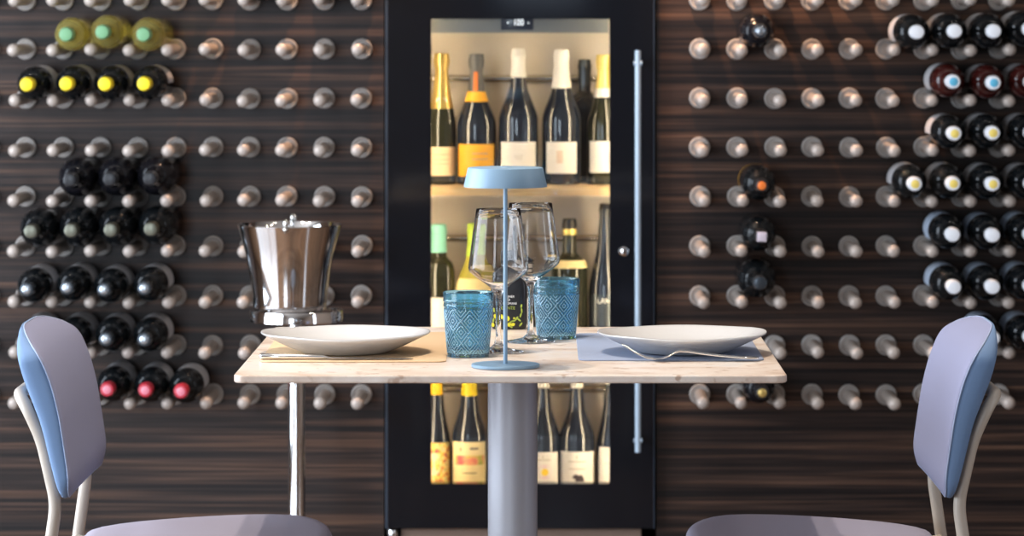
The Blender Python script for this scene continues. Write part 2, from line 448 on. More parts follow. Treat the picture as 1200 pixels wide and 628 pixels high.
H = .30
B = lambda *a, **k: make_wall_bottle('wine_bottle', *a, **k)
SH = .268
wall_row(B('bordeaux', .0372, SH, M['glass_pale'], M['cap_mint'], None, None), 1, [167.8, 119.6, 77], 'clear pale yellow wine bottle with mint green cap on wall pegs, %s', 'green-capped white wines', .0372, SH, tipy=[47, 47, 47])
wall_row(B('bordeaux', .0372, H, M['glass_black'], M['cap_yellow'], None, M['paper_grey']), 2, [168.4, 122.6, 77.2, 31], 'dark bottle with bright yellow cap on wall pegs, %s', 'yellow-capped bottles', .0372, H, tipy=[102.7, 101.5, 103.5, 104.7])
wall_row(B('round', .0430, .285, M['glass_matt'], M['cap_black'], None, None, ringm=M['cap_silver']), 4, [175.5, 128.6, 81.6], 'fat black bottle with silver-ringed neck in row of three, %s', 'fat black bottles, upper row', .0430, .285, tipy=[210, 213, 214])
wall_row(B('round', .0430, .285, M['glass_black'], M['cap_olive_silver'], None, None), 5, [176.3, 129.4, 82.8, 35.8], 'fat shiny black bottle with dull olive neck foil in row of four, %s', 'fat black bottles, lower row', .0430, .285, tipy=[268.6, 269.8, 275.8, 271.8])
wall_row(B('bordeaux', .0372, H, M['glass_black'], M['cap_slate'], M['cap_silver'], M['paper_grey']), 6, [169, 121.8, 78.4, 31], 'silver-capped black bottle in row just above the chair backrest, %s', 'silver-capped bottles, upper row', .0372, H, tipy=[342.6, 341.4, 341.4, 342.6])
wall_row(B('bordeaux', .0372, H, M['glass_black'], M['cap_slate'], M['cap_silver'], M['paper_grey']), 7, [169, 124, 79, 33], 'silver-capped black bottle in row directly above red-capped bottles, %s', 'silver-capped bottles, lower row', .0372, H, tipy=[403, 399, 399, 399])
wall_row(B('bordeaux', .0372, H, M['glass_black'], M['cap_red'], M['cap_pink'], M['paper_grey'], ringm=M['cap_red']), 8, [211.7, 170, 125.4], 'black bottle with red cap on bottom wall pegs, %s', 'red-capped bottles', .0372, H, tipy=[459, 459.6, 457])
wall_row(B('bordeaux', .0372, H, M['glass_black'], M['cap_slate'], None, M['paper_grey']), 0, [391, 302], 'black bottle on topmost row of pegs, high above the ice bucket, %s', 'bottles on the top pegs', .0372, H)
wall_row(B('bordeaux', .0385, H, M['glass_black'], M['cap_white'], None, M['paper_grey']), 1, [1075.3, 1119.6, 1165.4, 1208], 'black bottle with white cap in row above blue-capped bottles, %s', 'white-capped bottles at the top', .0385, H, tipy=[40, 39.3, 40, 40])
wall_row(B('bordeaux', .0372, H, M['glass_red'], M['cap_white'], M['cap_skyblue'], M['paper_grey']), 2, [1117.6, 1165, 1210], 'dark red bottle with white cap and sky blue centre, %s', 'blue-capped red bottles', .0372, H, tipy=[98, 97.4, 97])
wall_row(B('bordeaux', .0372, H, M['glass_black'], M['cap_white'], M['cap_lemon'], M['paper_grey']), 3, [1119, 1164, 1210], 'black bottle with white and yellow cap directly below blue-capped bottles, %s', 'yellow-centred caps, upper row', .0372, H, tipy=[160.4, 162, 162])
wall_row(B('bordeaux', .0372, H, M['glass_black'], M['cap_white'], M['cap_lemon'], M['paper_grey']), 4, [1072.6, 1117.6, 1164, 1210], 'black bottle with white and yellow cap in row of four, %s', 'yellow-centred caps, lower row', .0372, H, tipy=[222.7, 220.8, 217, 217])
LB = dict(lab_z=(.03, .135))
wall_row(B('bordeaux', .0372, H, M['glass_black'], M['cap_white'], None, M['paper_blue'], **LB), 5, [1117.3, 1164, 1209], 'white-capped bottle with pale blue label, just below yellow-centred caps, %s', 'blue-labelled bottles, upper row', .0372, H, tipy=[285.8, 281, 282])
wall_row(B('bordeaux', .0372, H, M['glass_black'], M['cap_white'], None, M['paper_blue'], **LB), 6, [1118.4, 1164, 1209], 'white-capped bottle with pale blue label, just above the chair backrest, %s', 'blue-labelled bottles, middle row', .0372, H, tipy=[342.4, 344, 344])
wall_row(B('bordeaux', .0372, H, M['glass_black'], M['cap_white'], None, M['paper_blue'], **LB), 7, [1164, 1209], 'white-capped bottle with pale blue label, behind the chair backrest, %s', 'blue-labelled bottles, lower row', .0372, H)
S = 'single bottles beside the fridge handle'
wall_row(B('bordeaux', .0372, .285, M['glass_matt'], M['cap_slate'], M['cap_silver'], None), 1, [891], 'lone matt black bottle with silver neck, on pegs highest beside fridge', S, .0372, .285, tipy=[36.3])
wall_row(B('bordeaux', .0372, .27, M['glass_black'], M['cap_black'], M['cap_orange'], M['paper_orange'], lab_z=(.02, .03)), 4, [892.7], 'lone black bottle with round orange cap on pegs beside fridge', S, .0372, .27, tipy=[221.5])
sq = B('bordeaux', .0372, .27, M['glass_black'], M['cap_black'], None, None)
wall_row(sq, 5, [892.7], 'lone black bottle with small pale square on its neck end', S, .0372, .27, tipy=[282.8])
mesh_obj('seal_square', bevel_box(-.0105, .0105, -.0105, .0105, .27, .2722, .0006), M['cap_lilac'], [c for c in sq.children][0])
sq.rotation_euler = (PI / 2, .03, 0)
wall_row(B('round', .0430, .27, M['glass_black'], M['cap_slate'], None, None), 6, [890.8], 'lone fat shiny black bottle with dark neck, above plate and table corner', S, .0430, .27, tipy=[331.7])
wall_row(B('bordeaux', .0345, H, M['glass_matt'], M['cap_black'], M['cap_gold'], None), 8, [893.4], 'lone black bottle with gold neck end, just below table corner', S, .0345, H, tipy=[460.4])

# ------------------------------------------------------------------ wine fridge
YF = 8.03
fr = empty('wine_fridge', ((fx0 + fx1) / 2, YF, 0))
def fp(name, vf, mat, parent=None, **k):
    """part given in world coordinates"""
    par = parent or fr
    o = mesh_obj(name, move(vf, -Vector(fr.location)), mat, None, **k)
    o.parent = par
    return o
wx0, wx1 = PX(505, YF), PX(714.5, YF)
wz1, wz0 = PZ(22, YF), PZ(567, YF)
ix0, ix1, iy1 = fx0 + .035, fx1 - .035, 8.47
t = .004
fp('cabinet', join(box(fx0 + .002, ix0 - .004, YF + .045, 8.55, FZ0, FZ1), box(ix1 + .004, fx1 - .002, YF + .045, 8.55, FZ0, FZ1),
   box(ix0 - .004, ix1 + .004, iy1 + .004, 8.55, FZ0, FZ1), box(ix0 - .004, ix1 + .004, YF + .045, iy1 + .004, 1.45, FZ1), box(ix0 - .004, ix1 + .004, YF + .045, iy1 + .004, FZ0, .135)), M['fridge_body'], smooth=False)
fp('liner', join(box(ix0 - .003, ix0, YF + .046, iy1, .136, 1.449), box(ix1, ix1 + .003, YF + .046, iy1, .136, 1.449), box(ix0, ix1, iy1, iy1 + .003, .136, 1.449), box(ix0, ix1, YF + .046, iy1, .136, .140), box(ix0, ix1, YF + .046, iy1, 1.445, 1.449)), M['liner'], smooth=False)
door = fp('door', join(box(fx0 + .006, wx0, YF, YF + .04, FZ0, FZ1), box(wx1, fx1 - .003, YF, YF + .04, FZ0, FZ1), box(wx0, wx1, YF, YF + .04, wz1, FZ1), box(wx0, wx1, YF, YF + .04, FZ0, wz0)), M['fridge_black'], smooth=False)
fp('door_edge', join(box(fx0, fx0 + .006, YF - .001, YF + .04, FZ0, FZ1), box(fx1 - .003, fx1 - .001, YF - .0005, YF + .04, FZ0, FZ1)), M['fridge_edge'], door, smooth=False)
fp('window_pane', box(wx0 + .0002, wx1 - .0002, YF + .010, YF + .016, wz0 + .0002, wz1 - .0002), M['pane'], door, smooth=False)
hx = PX(747.5, 7.985); hz1, hz0 = PZ(59, 7.985), PZ(530, 7.985)
hd = fp('handle', tube([(hx, 7.985, hz0), (hx, 7.985, hz1)], .0066, 18), M['handle'], door, angle=60)
for py in (74, 516):
    zz = PZ(py, 7.985)
    fp('standoff', join(tube([(hx, 7.985, zz), (hx, YF, zz)], .005, 14), tube([(hx - .0095, 7.985, zz), (hx + .0095, 7.985, zz)], .0052, 14)), M['handle'], hd, angle=60)
lx, lz = PX(731, YF), PZ(294.5, YF)
lk = mesh_obj('lock', lathe([(0, .006), (.006, .006), (.0105, .0045), (.012, 0)], 28), M['chrome'], None, rot=(PI / 2, 0, 0)); lk.location = Vector((lx, YF, lz)) - Vector(fr.location); lk.parent = door
fp('keyhole', box(lx - .001, lx + .001, YF - .0065, YF - .006, lz - .004, lz + .004), M['rubber'], lk, smooth=False)
bpy.context.view_layer.update()
kh = [c for c in lk.children][0]; kh.matrix_parent_inverse = Matrix.LocRotScale(lk.location, lk.rotation_euler, None).inverted()
hY = 8.105
hdp = fp('header_panel', box(PX(505, hY), PX(713, hY), hY, hY + .02, PZ(38.5, hY), PZ(15, hY)), M['header'], smooth=False)
dsp = fp('display', bevel_box(PX(587, hY), PX(625, hY), hY - .004, hY - .0005, PZ(35, hY), PZ(16, hY), .001), M['display'], hdp)
tv, tf = text_vf('100', .0205)
tv = [(v[0] * .80 + PX(607.6, hY), hY - .0046, v[1] + PZ(26.6, hY)) for v in tv]
dots = []
for px in (595.3, 619.3): dots.append(box(PX(px, hY) - .0013, PX(px, hY) + .0013, hY - .0048, hY - .0044, PZ(26.8, hY) - .0013, PZ(26.8, hY) + .0013))
fp('display_digits', join((tv, tf), *dots), M['digit'], dsp, smooth=False)
SHELF_Z = [.8786, .4999, .1540]
for k, z in enumerate(SHELF_Z):
    sl = [bevel_box(ix0 + .002, ix1 - .002, 8.115, 8.135, z - .020, z - .0005, .0015)]
    for j in range(5): sl.append(box(ix0 + .002, ix1 - .002, 8.150 + j * .062, 8.192 + j * .062, z - .014, z - .0005))
    sl += [box(x, x + .02, 8.135, 8.45, z - .020, z - .0145) for x in (ix0 + .002, -.06, ix1 - .022)]
    fp('shelf', join(*sl), M['shelf_wood'], smooth=False)
for py in (92, 279, 456):
    z = PZ(py, 8.45)
    fp('back_rail', tube([(ix0, 8.45, z), (ix1, 8.45, z)], .0078, 12), M['steel'], angle=60)
for x in (ix0 + .006, ix1 - .006):
    fp('led_strip', box(x - .003, x + .003, YF + .050, YF + .056, .17, 1.40), M['led'], smooth=False)
fp('plinth', join(box(PX(470, YF + .03), PX(751, YF + .03), YF + .03, 8.5, 0, .112), box(PX(490, YF), PX(731, YF), YF + .06, 8.45, .1121, FZ0)), M['plinth'], smooth=False)
ft = mesh_obj('hinge_foot', lathe([(0, 0), (.010, 0), (.0115, .003), (.0115, .018), (.008, .0225), (0, .0225)], 20), M['chrome'], fr); ft.location = Vector((PX(459.5, YF), YF + .02, .0945)) - Vector(fr.location)
tag(fr, 'tall black wine fridge with lit glass door built into pegged wood wall', 'wine fridge')

# bottles in the fridge
FB = []
def fridge_bottle(px, Y, shelf, ytop, kind, Rb, glass, capm, cap_y, label, text, lab=None, lab_w=2.1, rn=.0142, ring=None, bulge=0.0):
    z0 = SHELF_Z[shelf]
    Hh = PZ(ytop, Y) - z0
    prof = bottle_profile(kind, Rb, Hh, rn)
    o = mesh_obj('wine_bottle', lathe(prof, 56), glass, loc=(PX(px, Y), Y, z0), angle=50)
    if capm:
        zb = PZ(cap_y, Y) - z0
        mesh_obj('capsule', capsule_vf(prof, zb, Hh, bulge=bulge), capm, o)
    if ring:
        rm, ya, yb = ring
        mesh_obj('neck_band', lathe([(prof_r(prof, PZ(y, Y) - z0) + .0013, PZ(y, Y) - z0) for y in [ya + (yb - ya) * i / 5 for i in range(6)]], 40), rm, o)
    lo = None
    if lab:
        lm, ya, yb = lab
        za, zb2 = PZ(yb, Y - Rb) - z0, PZ(ya, Y - Rb) - z0
        rf = lambda z: prof_r(prof, z) + .0005
        lo = mesh_obj('paper_label', arc_patch(Rb, max(za, .004), zb2, -PI / 2, lab_w, 30, rf, 6), lm, o)
    tag(o, text, 'wine bottle', 'bottles on the fridge %s shelf' % ['upper', 'middle', 'lower'][shelf])
    return o, lo, prof, z0
def prints(lo, Rb, mat, items, name='label_print'):
    mesh_obj(name, join(*items), mat, lo)
FY = 8.25
def lz_(py, Y, z0): return PZ(py, Y) - z0
# upper shelf
o, lo, pr, z0 = fridge_bottle(517.5, FY, 0, 63, 'champagne', .0335, M['glass_olive'], M['cap_gold'], 127, None, 'slim sparkling wine bottle with full gold foil and peach label on upper shelf', (M['paper_peach'], 172.5, 206), 2.4, bulge=.0026)
prints(lo, .034, M['ink_peach'], [arc_patch(.0343, lz_(y + .8, FY - .03, z0), lz_(y - .8, FY - .03, z0), -PI / 2, 1.1, 10) for y in (181, 187, 192)])
mesh_obj('foil_seal', move(lathe([(0, .0014), (.011, .001), (.0125, 0)], 20), (0, -.0205, lz_(119, FY, z0)), Matrix.Rotation(PI / 2, 3, 'X')), M['cap_ivory'], o)
o, lo, pr, z0 = fridge_bottle(558.5, FY, 0, 63.5, 'champagne', .0455, M['glass_blue'], M['cap_grey'], 108, None, 'sparkling wine bottle with grey foil, orange neck band and orange label', (M['paper_orange'], 169, 207), 2.2, ring=(M['paper_orange'], 107, 119), bulge=.0026)
prints(lo, .0455, M['ink_soft'], [arc_patch(.0463, lz_(y + .7, FY - .045, z0), lz_(y - .7, FY - .045, z0), -PI / 2 + .2, .8, 10) for y in (180, 186.5)])
mesh_obj('foil_stripe', arc_patch(0, lz_(106, FY, z0), lz_(84, FY, z0), -PI / 2 - .1, .5, 8, lambda z: prof_r(pr, z) + .0022, 4), M['cap_orange'], o)
o, lo, pr, z0 = fridge_bottle(607.5, FY, 0, 57.5, 'burgundy', .0455, M['glass_blue'], M['cap_ivory'], 90.5, None, 'dark wine bottle with short ivory capsule and white label bearing grey emblem', (M['paper'], 166.5, 204), 2.1, rn=.0150)
sq_pts = [(-.009, .002), (-.006, -.002), (-.003, .003), (-.001, -.005), (.002, .001), (.004, -.006), (.006, .004), (.009, .003), (.007, -.004)]
it = [wrap_on_cyl(([(x - .0012, y - .0008, 0), (x + .0016, y - .0004, 0), (x + .0012, y + .0012, 0), (x - .0008, y + .0006, 0)], [(0, 1, 2, 3)]), .0463, lz_(184, FY - .045, z0), -PI / 2) for x, y in sq_pts]
it += [wrap_on_cyl(([(a[0], a[1], 0), (b[0], b[1], 0), (b[0], b[1] + .0008, 0), (a[0], a[1] + .0008, 0)], [(0, 1, 2, 3)]), .0463, lz_(184, FY - .045, z0), -PI / 2) for a, b in zip(sq_pts, sq_pts[1:])]
prints(lo, .0455, M['ink_soft'], it)
o, lo, pr, z0 = fridge_bottle(658, FY, 0, 58.5, 'burgundy', .0445, M['glass_blue'], M['cap_ivory'], 103, None, 'dark wine bottle with long ivory capsule and cream label with peach square', (M['paper'], 166.5, 203.5), 1.75, rn=.0165)
prints(lo, .0445, M['ink_peach'], [arc_patch(.0453, lz_(y + 1.0, FY - .045, z0), lz_(y - 1.0, FY - .045, z0), -PI / 2 - .1, .32, 8) for y in (178, 181, 184, 187, 190)])
o, lo, pr, z0 = fridge_bottle(707.5, FY, 0, 64.5, 'champagne', .0385, M['glass_olive'], M['cap_gold_pale'], 104, None, 'dark bottle with pale gold foil and white label beside fridge door edge', (M['paper'], 165.5, 202.5), 2.0, ring=(M['cap_ivory'], 103.5, 114), bulge=.0026)
fridge_bottle(685, 8.385, 0, 70, 'bordeaux', .0370, M['glass_blue'], M['cap_slate'], 100, None, 'dark unlabelled bottle standing behind the ivory-capsuled bottle on upper shelf')
# middle shelf
fridge_bottle(514.5, FY, 1, 263, 'bordeaux', .0365, M['glass_olive'], M['cap_teal'], 295.5, None, 'dark bottle with teal green capsule and white label on middle shelf', (M['paper'], 349, 395), 2.0, rn=.0168)
fridge_bottle(555.5, FY, 1, 262, 'burgundy', .0430, M['glass_lime'], M['cap_lime'], 300, None, 'yellow-green bottle with lime capsule and pale label behind the tumbler', (M['paper_straw'], 327, 372), 2.4)
fridge_bottle(606, FY, 1, 262, 'burgundy', .0410, M['glass_blue'], M['cap_black'], 292, None, 'dark bottle seen through the wine glasses on middle shelf', (M['paper_grey'], 350, 392), 2.0)
o, lo, pr, z0 = fridge_bottle(667.5, FY, 1, 256.5, 'bordeaux', .0415, M['glass_olive'], M['cap_black'], 268, None, 'dark bottle with black cap and gold neck bands behind blue tumbler', None, rn=.0155, ring=(M['cap_gold_pale'], 268, 275))
mesh_obj('neck_label', lathe([(prof_r(pr, lz_(y, FY, z0)) + .0012, lz_(y, FY, z0)) for y in (313, 310, 307, 304)], 40), M['paper_straw'], o)
o, lo, pr, z0 = fridge_bottle(709.5, FY, 1, 238, 'hock', .0390, M['glass_blue'], None, 0, None, 'tall slim dark bottle with long pale highlight near fridge lock', (M['cap_slate'], 345, 382), 2.2)
mesh_obj('label_lettering', wrap_on_cyl(text_vf('LAN', .0165), .0398, lz_(353, FY - .039, z0), -PI / 2 - .12), M['paper'], lo)
# lower shelf
o, lo, pr, z0 = fridge_bottle(511, FY, 2, 436, 'hock', .0355, M['glass_blue'], M['cap_amber'], 462, None, 'bottle with amber capsule and busy floral label on lower shelf', (M['paper_floral'], 519, 580), 2.2)
mesh_obj('label_medallion', disc_on_cyl(.0363, lz_(544, FY - .035, z0), -PI / 2 - .10, .016, .0265), M['paper_peach'], lo)
o, lo, pr, z0 = fridge_bottle(550, FY, 2, 434, 'burgundy', .0405, M['glass_blue'], M['cap_yellow'], 463, None, 'bottle with bright yellow capsule and straw label with red and green landscape', (M['paper_straw'], 518, 582), 2.25, rn=.0165)
mesh_obj('label_landscape', arc_patch(.0412, lz_(545, FY - .04, z0), lz_(534, FY - .04, z0), -PI / 2 + .05, 1.85, 16), M['paper_garden'], lo)
prints(lo, .04, M['ink'], [arc_patch(.0413, lz_(529, FY - .04, z0), lz_(524, FY - .04, z0), -PI / 2 - .48, .08, 3), wrap_on_cyl(text_vf('Fleur', .0085), .0413, lz_(526, FY - .04, z0), -PI / 2 + .32) if False else arc_patch(.0413, lz_(527, FY - .04, z0), lz_(524.6, FY - .04, z0), -PI / 2 + .3, .5, 6), arc_patch(.0413, lz_(555, FY - .04, z0), lz_(553.8, FY - .04, z0), -PI / 2 + .05, .8, 8)])
o, lo, pr, z0 = fridge_bottle(636.5, FY, 2, 436, 'burgundy', .0395, M['glass_blue'], M['cap_ivory'], 454, None, 'bottle with white label bearing yellow flower, half behind table pole', (M['paper'], 530, 584), 2.0)
mesh_obj('flower_petals', disc_on_cyl(.0402, lz_(553, FY - .04, z0), -PI / 2 + .09, .0165, .017), M['ink_pink'], lo)
mesh_obj('flower_heart', disc_on_cyl(.0405, lz_(553.5, FY - .04, z0), -PI / 2 + .10, .0085, .0085), M['ink_yellow'], lo)
prints(lo, .04, M['ink_soft'], [arc_patch(.0402, lz_(539.5, FY - .04, z0), lz_(538.6, FY - .04, z0), -PI / 2, .9, 8), arc_patch(.0402, lz_(536.8, FY - .04, z0), lz_(534, FY - .04, z0), -PI / 2 - .02, .05, 2)])
o, lo, pr, z0 = fridge_bottle(676, FY, 2, 436, 'burgundy', .0410, M['glass_blue'], M['cap_ivory'], 454, None, 'bottle with white label bearing dark grapes on lower shelf', (M['paper'], 529.5, 584), 2.3)
gp = [(-.010, .004), (-.006, .0065), (-.004, .001), (0, .004), (.003, .000), (.005, .005), (.008, .001), (.000, -.004), (.005, -.005), (.009, -.004), (-.004, -.004)]
mesh_obj('grape_print', join(*[disc_on_cyl(.0422, lz_(561, FY - .04, z0) + b, -PI / 2 + .09 + a / .0422, .0042, .0042, 10) for a, b in gp]), M['ink_grape'], lo)
prints(lo, .04, M['ink_soft'], [arc_patch(.0422, lz_(y + .5, FY - .04, z0), lz_(y - .5, FY - .04, z0), -PI / 2, w_, 8) for y, w_ in ((541, 1.0), (549.5, .9))] + [arc_patch(.0422, lz_(537.6, FY - .04, z0), lz_(534, FY - .04, z0), -PI / 2, .06, 2)])
o, lo, pr, z0 = fridge_bottle(716.5, FY, 2, 436, 'hock', .0360, M['glass_blue'], M['cap_ivory'], 450, None, 'bottle with plain pale label at fridge door edge, lower shelf', (M['paper'], 524, 584), 1.9)
prints(lo, .037, M['ink_soft'], [arc_patch(.0377, lz_(543.5, FY - .037, z0), lz_(543.0, FY - .037, z0), -PI / 2, 1.0, 6)])

# ------------------------------------------------------------------ ice bucket on its stand
BY = 7.46
st = empty('bucket_stand', (PX(347.5, BY), BY, 0))
TZ = .6545
mesh_obj('tray', lathe([(0, TZ - .003), (.092, TZ - .003), (.0935, TZ), (.0955, TZ + .0005), (.0965, TZ - .001), (.0965, TZ - .022), (.094, TZ - .024), (.03, TZ - .024), (0, TZ - .024)], 64), M['chrome'], st, angle=35)
mesh_obj('pole', lathe([(0, .02), (.0175, .02), (.0175, TZ - .026), (.0, TZ - .026)], 32), M['chrome'], st)
mesh_obj('base', lathe([(0, 0), (.15, 0), (.152, .004), (.148, .012), (.06, .020), (.02, .024), (0, .024)], 48), M['chrome'], st)
tag(st, 'chrome pole stand with round tray carrying the ice bucket', 'bucket stand')
bz = TZ + .0008
kb = [(.0735, 0), (.0755, .004), (.0768, .012), (.078, .03), (.081, .055), (.0852, .085), (.0905, .112), (.097, .137), (.1035, .160), (.1068, .172), (.1080, .1765), (.1068, .178), (.1050, .176), (.1015, .160), (.095, .137), (.0885, .112), (.0832, .085), (.079, .055), (.0755, .02), (.07, .006), (0, .006)]
bk = mesh_obj('ice_bucket', lathe([(0, .003)] + [(.06, .003), (.065, 0)] + kb, 96), M['chrome'], loc=(PX(339.5, BY), BY, bz), angle=30)
def knob(name, y):
    vf = join(move(lathe([(0, -.010), (.004, -.010), (.0055, -.004), (.004, 0), (.0065, .004), (.0075, .009), (.0065, .014), (.003, .018), (0, .0185)], 18), (0, y, .176)),
              move(lathe([(0, -.007), (.005, -.005), (.007, 0), (.005, .005), (0, .007)], 16), (0, y - .007 * (1 if y < 0 else -1), .173)))
    mesh_obj(name, vf, M['steel'], bk, angle=60)
knob('knob', -.106); knob('knob', .106)
tag(bk, 'flared chrome ice bucket with small rim knob on its stand', 'ice bucket')

# ------------------------------------------------------------------ table
TT = .75
tx0, tx1, ty0, ty1 = -.448, .352, 5.17, 5.97
tb = empty('dining_table', (-.048, 5.57, 0))
def rounded_slab(x0, x1, y0, y1, z0, z1, rc, e=.002):
    ring = []
    for cx, cy, a0 in ((x1 - rc, y1 - rc, 0), (x0 + rc, y1 - rc, PI / 2), (x0 + rc, y0 + rc, PI), (x1 - rc, y0 + rc, 3 * PI / 2)):
        for i in range(9):
            a = a0 + PI / 2 * i / 8; ring.append((cx, cy, math.cos(a), math.sin(a)))
    n = len(ring); vs, fs = [], []
    for off, z in ((-e, z0), (0, z0 + e), (0, z1 - e), (-e * .3, z1 - e * .3), (-e, z1)):
        vs += [(cx + (rc + off) * c, cy + (rc + off) * s, z) for cx, cy, c, s in ring]
    for k in range(4):
        for i in range(n): fs.append((k * n + i, k * n + (i + 1) % n, (k + 1) * n + (i + 1) % n, (k + 1) * n + i))
    fs.append(tuple(range(n))[::-1]); fs.append(tuple(range(4 * n, 5 * n)))
    return vs, fs
mesh_obj('tabletop', rounded_slab(-.40, .40, -.40, .40, TT - .0115, TT, .018), M['stone'], tb, angle=20)
mesh_obj('pole', lathe([(0, .015), (.0385, .015), (.0385, TT - .014), (.0, TT - .014)], 48), M['pole_paint'], tb)
mesh_obj('mounting_plate', bevel_box(-.12, .12, -.12, .12, TT - .0145, TT - .0116, .001), M['pole_paint'], tb)
mesh_obj('base', lathe([(0, 0), (.21, 0), (.213, .003), (.210, .010), (.05, .016), (0, .016)], 64), M['pole_paint'], tb)
tag(tb, 'square beige stone-topped table on one grey pole in front of fridge', 'dining table')

# place mats
def placemat(name, x0, x1, y0, y1, mat, label, rot):
    cx, cy = (x0 + x1) / 2, (y0 + y1) / 2
    o = mesh_obj(name, rounded_slab(x0 - cx, x1 - cx, y0 - cy, y1 - cy, 0, .0018, .018, .0004), mat, loc=(cx, cy, TT + .0003), rot=(0, 0, rot))
    tag(o, label, 'placemat'); return o
MZ = TT + .0022
placemat('placemat', PX(302, 5.357), PX(520.5, 5.357), 5.357, 5.85, M['mat_tan'], 'tan placemat under the plate and knife', math.radians(.6))
placemat('placemat', PX(678, 5.38), PX(896, 5.38), 5.382, 5.83, M['mat_blue'], 'blue-grey placemat under the plate and fork', math.radians(0))

def plate(px, label):
    pr = [(0, .004), (.055, .004), (.062, .0005), (.066, 0), (.069, .001), (.082, .006), (.098, .013), (.114, .0205), (.125, .0255), (.1288, .0275), (.1300, .0288), (.1295, .0302), (.127, .0305), (.122, .0285), (.112, .0245), (.100, .019), (.088, .0135), (.075, .010), (.06, .0085), (.03, .008), (0, .008)]
    vs, fs = lathe(pr, 96)
    out = []
    for i, (x, y, z) in enumerate(vs):
        a = math.atan2(y, x); r = math.hypot(x, y)
        k = 1 + .006 * math.sin(3 * a + .6) * (r / .13) ** 2 + .004 * math.sin(7 * a) * (r / .13) ** 3
        out.append((x * k, y * k, z + .0011 * math.sin(2 * a + 1) * (r / .13) ** 3 + (.0006 * math.sin(5 * a) * (r / .13) ** 3)))
    # the smallest lift keeps the foot ring on the mat
    o = mesh_obj('dinner_plate', (out, fs), M['china'], loc=(PX(px, 5.5), 5.5, MZ + .0012), angle=60)
    tag(o, label, 'plate', 'white dinner plates'); return o
plate(404.5, 'white dinner plate on the tan placemat beside the knife')
plate(799, 'white dinner plate on the blue-grey placemat beside the fork')

# knife and fork
def ribbon(keys, n=8):
    """keys: (x, z, half width, half thickness); a rounded strip along x"""
    vs, fs = [], []
    for x, z, w, h in keys:
        for k in range(n):
            a = 2 * PI * k / n
            vs.append((x, w * math.copysign(abs(math.cos(a)) ** .7, math.cos(a)), z + h * math.copysign(abs(math.sin(a)) ** .7, math.sin(a))))
    for i in range(len(keys) - 1):
        for k in range(n):
            j = (k + 1) % n; fs.append((i * n + k, i * n + j, (i + 1) * n + j, (i + 1) * n + k))
    fs.append(tuple(range(n))[::-1]); fs.append(tuple(range((len(keys) - 1) * n, len(keys) * n)))
    return vs, fs
KY = 5.385
kx0, kx1 = PX(304, KY), PX(485, KY)
kn = empty('table_knife', (kx0, KY, MZ + .0003))
mesh_obj('handle', ribbon([(0, .0045, .004, .003), (.003, .0045, .0068, .0042), (.03, .0042, .0064, .004), (.07, .0038, .0052, .0036), (.092, .0034, .0042, .0032), (.097, .0032, .004, .003)], 14), M['silverware'], kn, angle=60)
mesh_obj('blade', ribbon([(.097, .0032, .004, .003), (.105, .0024, .0072, .0010), (.15, .0018, .0088, .0008), (.20, .0014, .0086, .0007), (.222, .0011, .006, .0006), (.231, .001, .0015, .0004)], 12), M['silverware'], kn, angle=60)
tag(kn, 'silver table knife lying on the tan placemat', 'knife')
FYk = 5.375
fkx = PX(889, FYk)
fk = empty('table_fork', (fkx, FYk, MZ + .0004))
def FX(px): return PX(px, FYk) - fkx
mesh_obj('handle', ribbon([(FX(889), .0030, .003, .0013), (FX(886.5), .0030, .0078, .0018), (FX(868), .0038, .0080, .0019), (FX(845), .0062, .0062, .0019), (FX(822), .0096, .0044, .0020), (FX(805), .0128, .0034, .0021), (FX(796), .0134, .0034, .0021), (FX(790), .0105, .0050, .0018), (FX(784), .0060, .0092, .0014), (FX(776), .0026, .0112, .0011), (FX(766), .0018, .0118, .0010)], 14), M['silverware'], fk, angle=60)
tn = []
for yy in (-.0098, -.0033, .0033, .0098):
    tn.append(move(ribbon([(FX(768), .0018, .0018, .0010), (FX(758), .0038, .0017, .0010), (FX(748), .0092, .0016, .0009), (FX(738), .0168, .0014, .0009), (FX(729), .0240, .0008, .0006)], 8), (0, yy, 0)))
for i, vf in enumerate(tn):
    mesh_obj('tine', vf, M['silverware'], fk, angle=60)
tag(fk, 'silver fork lying on the blue-grey placemat', 'fork')

# lamp
LY = 5.29
lm = empty('table_lamp', (PX(592.3, LY), LY, TT + .0003))
mesh_obj('base', lathe([(0, 0), (.0490, 0), (.0503, .0008), (.0503, .0040), (.0497, .0048), (.005, .0052), (0, .0052)], 64), M['lamp_blue'], lm, angle=35)
zt, zb_ = PZ(196.3, LY) - TT, PZ(219.0, LY) - TT
mesh_obj('stem', lathe([(0, .005), (.0031, .005), (.0031, zb_ + .012), (0, zb_ + .012)], 20), M['lamp_blue'], lm)
sh = mesh_obj('lamp_shade', lathe([(0, zt), (.030, zt), (.0535, zt), (.0552, zt - .0006), (.0559, zt - .002), (.0615, zb_ + .001), (.0615, zb_), (.0602, zb_ + .0004), (.056, zb_ + .010), (.045, zb_ + .013), (0, zb_ + .013)], 72), M['lamp_blue'], lm, angle=30)
mesh_obj('touch_button', lathe([(.0, zt + .0012), (.008, zt + .0012), (.009, zt)], 24), M['lamp_blue'], sh)
tag(lm, 'slim blue-grey metal table lamp with shallow drum shade at table centre', 'table lamp')

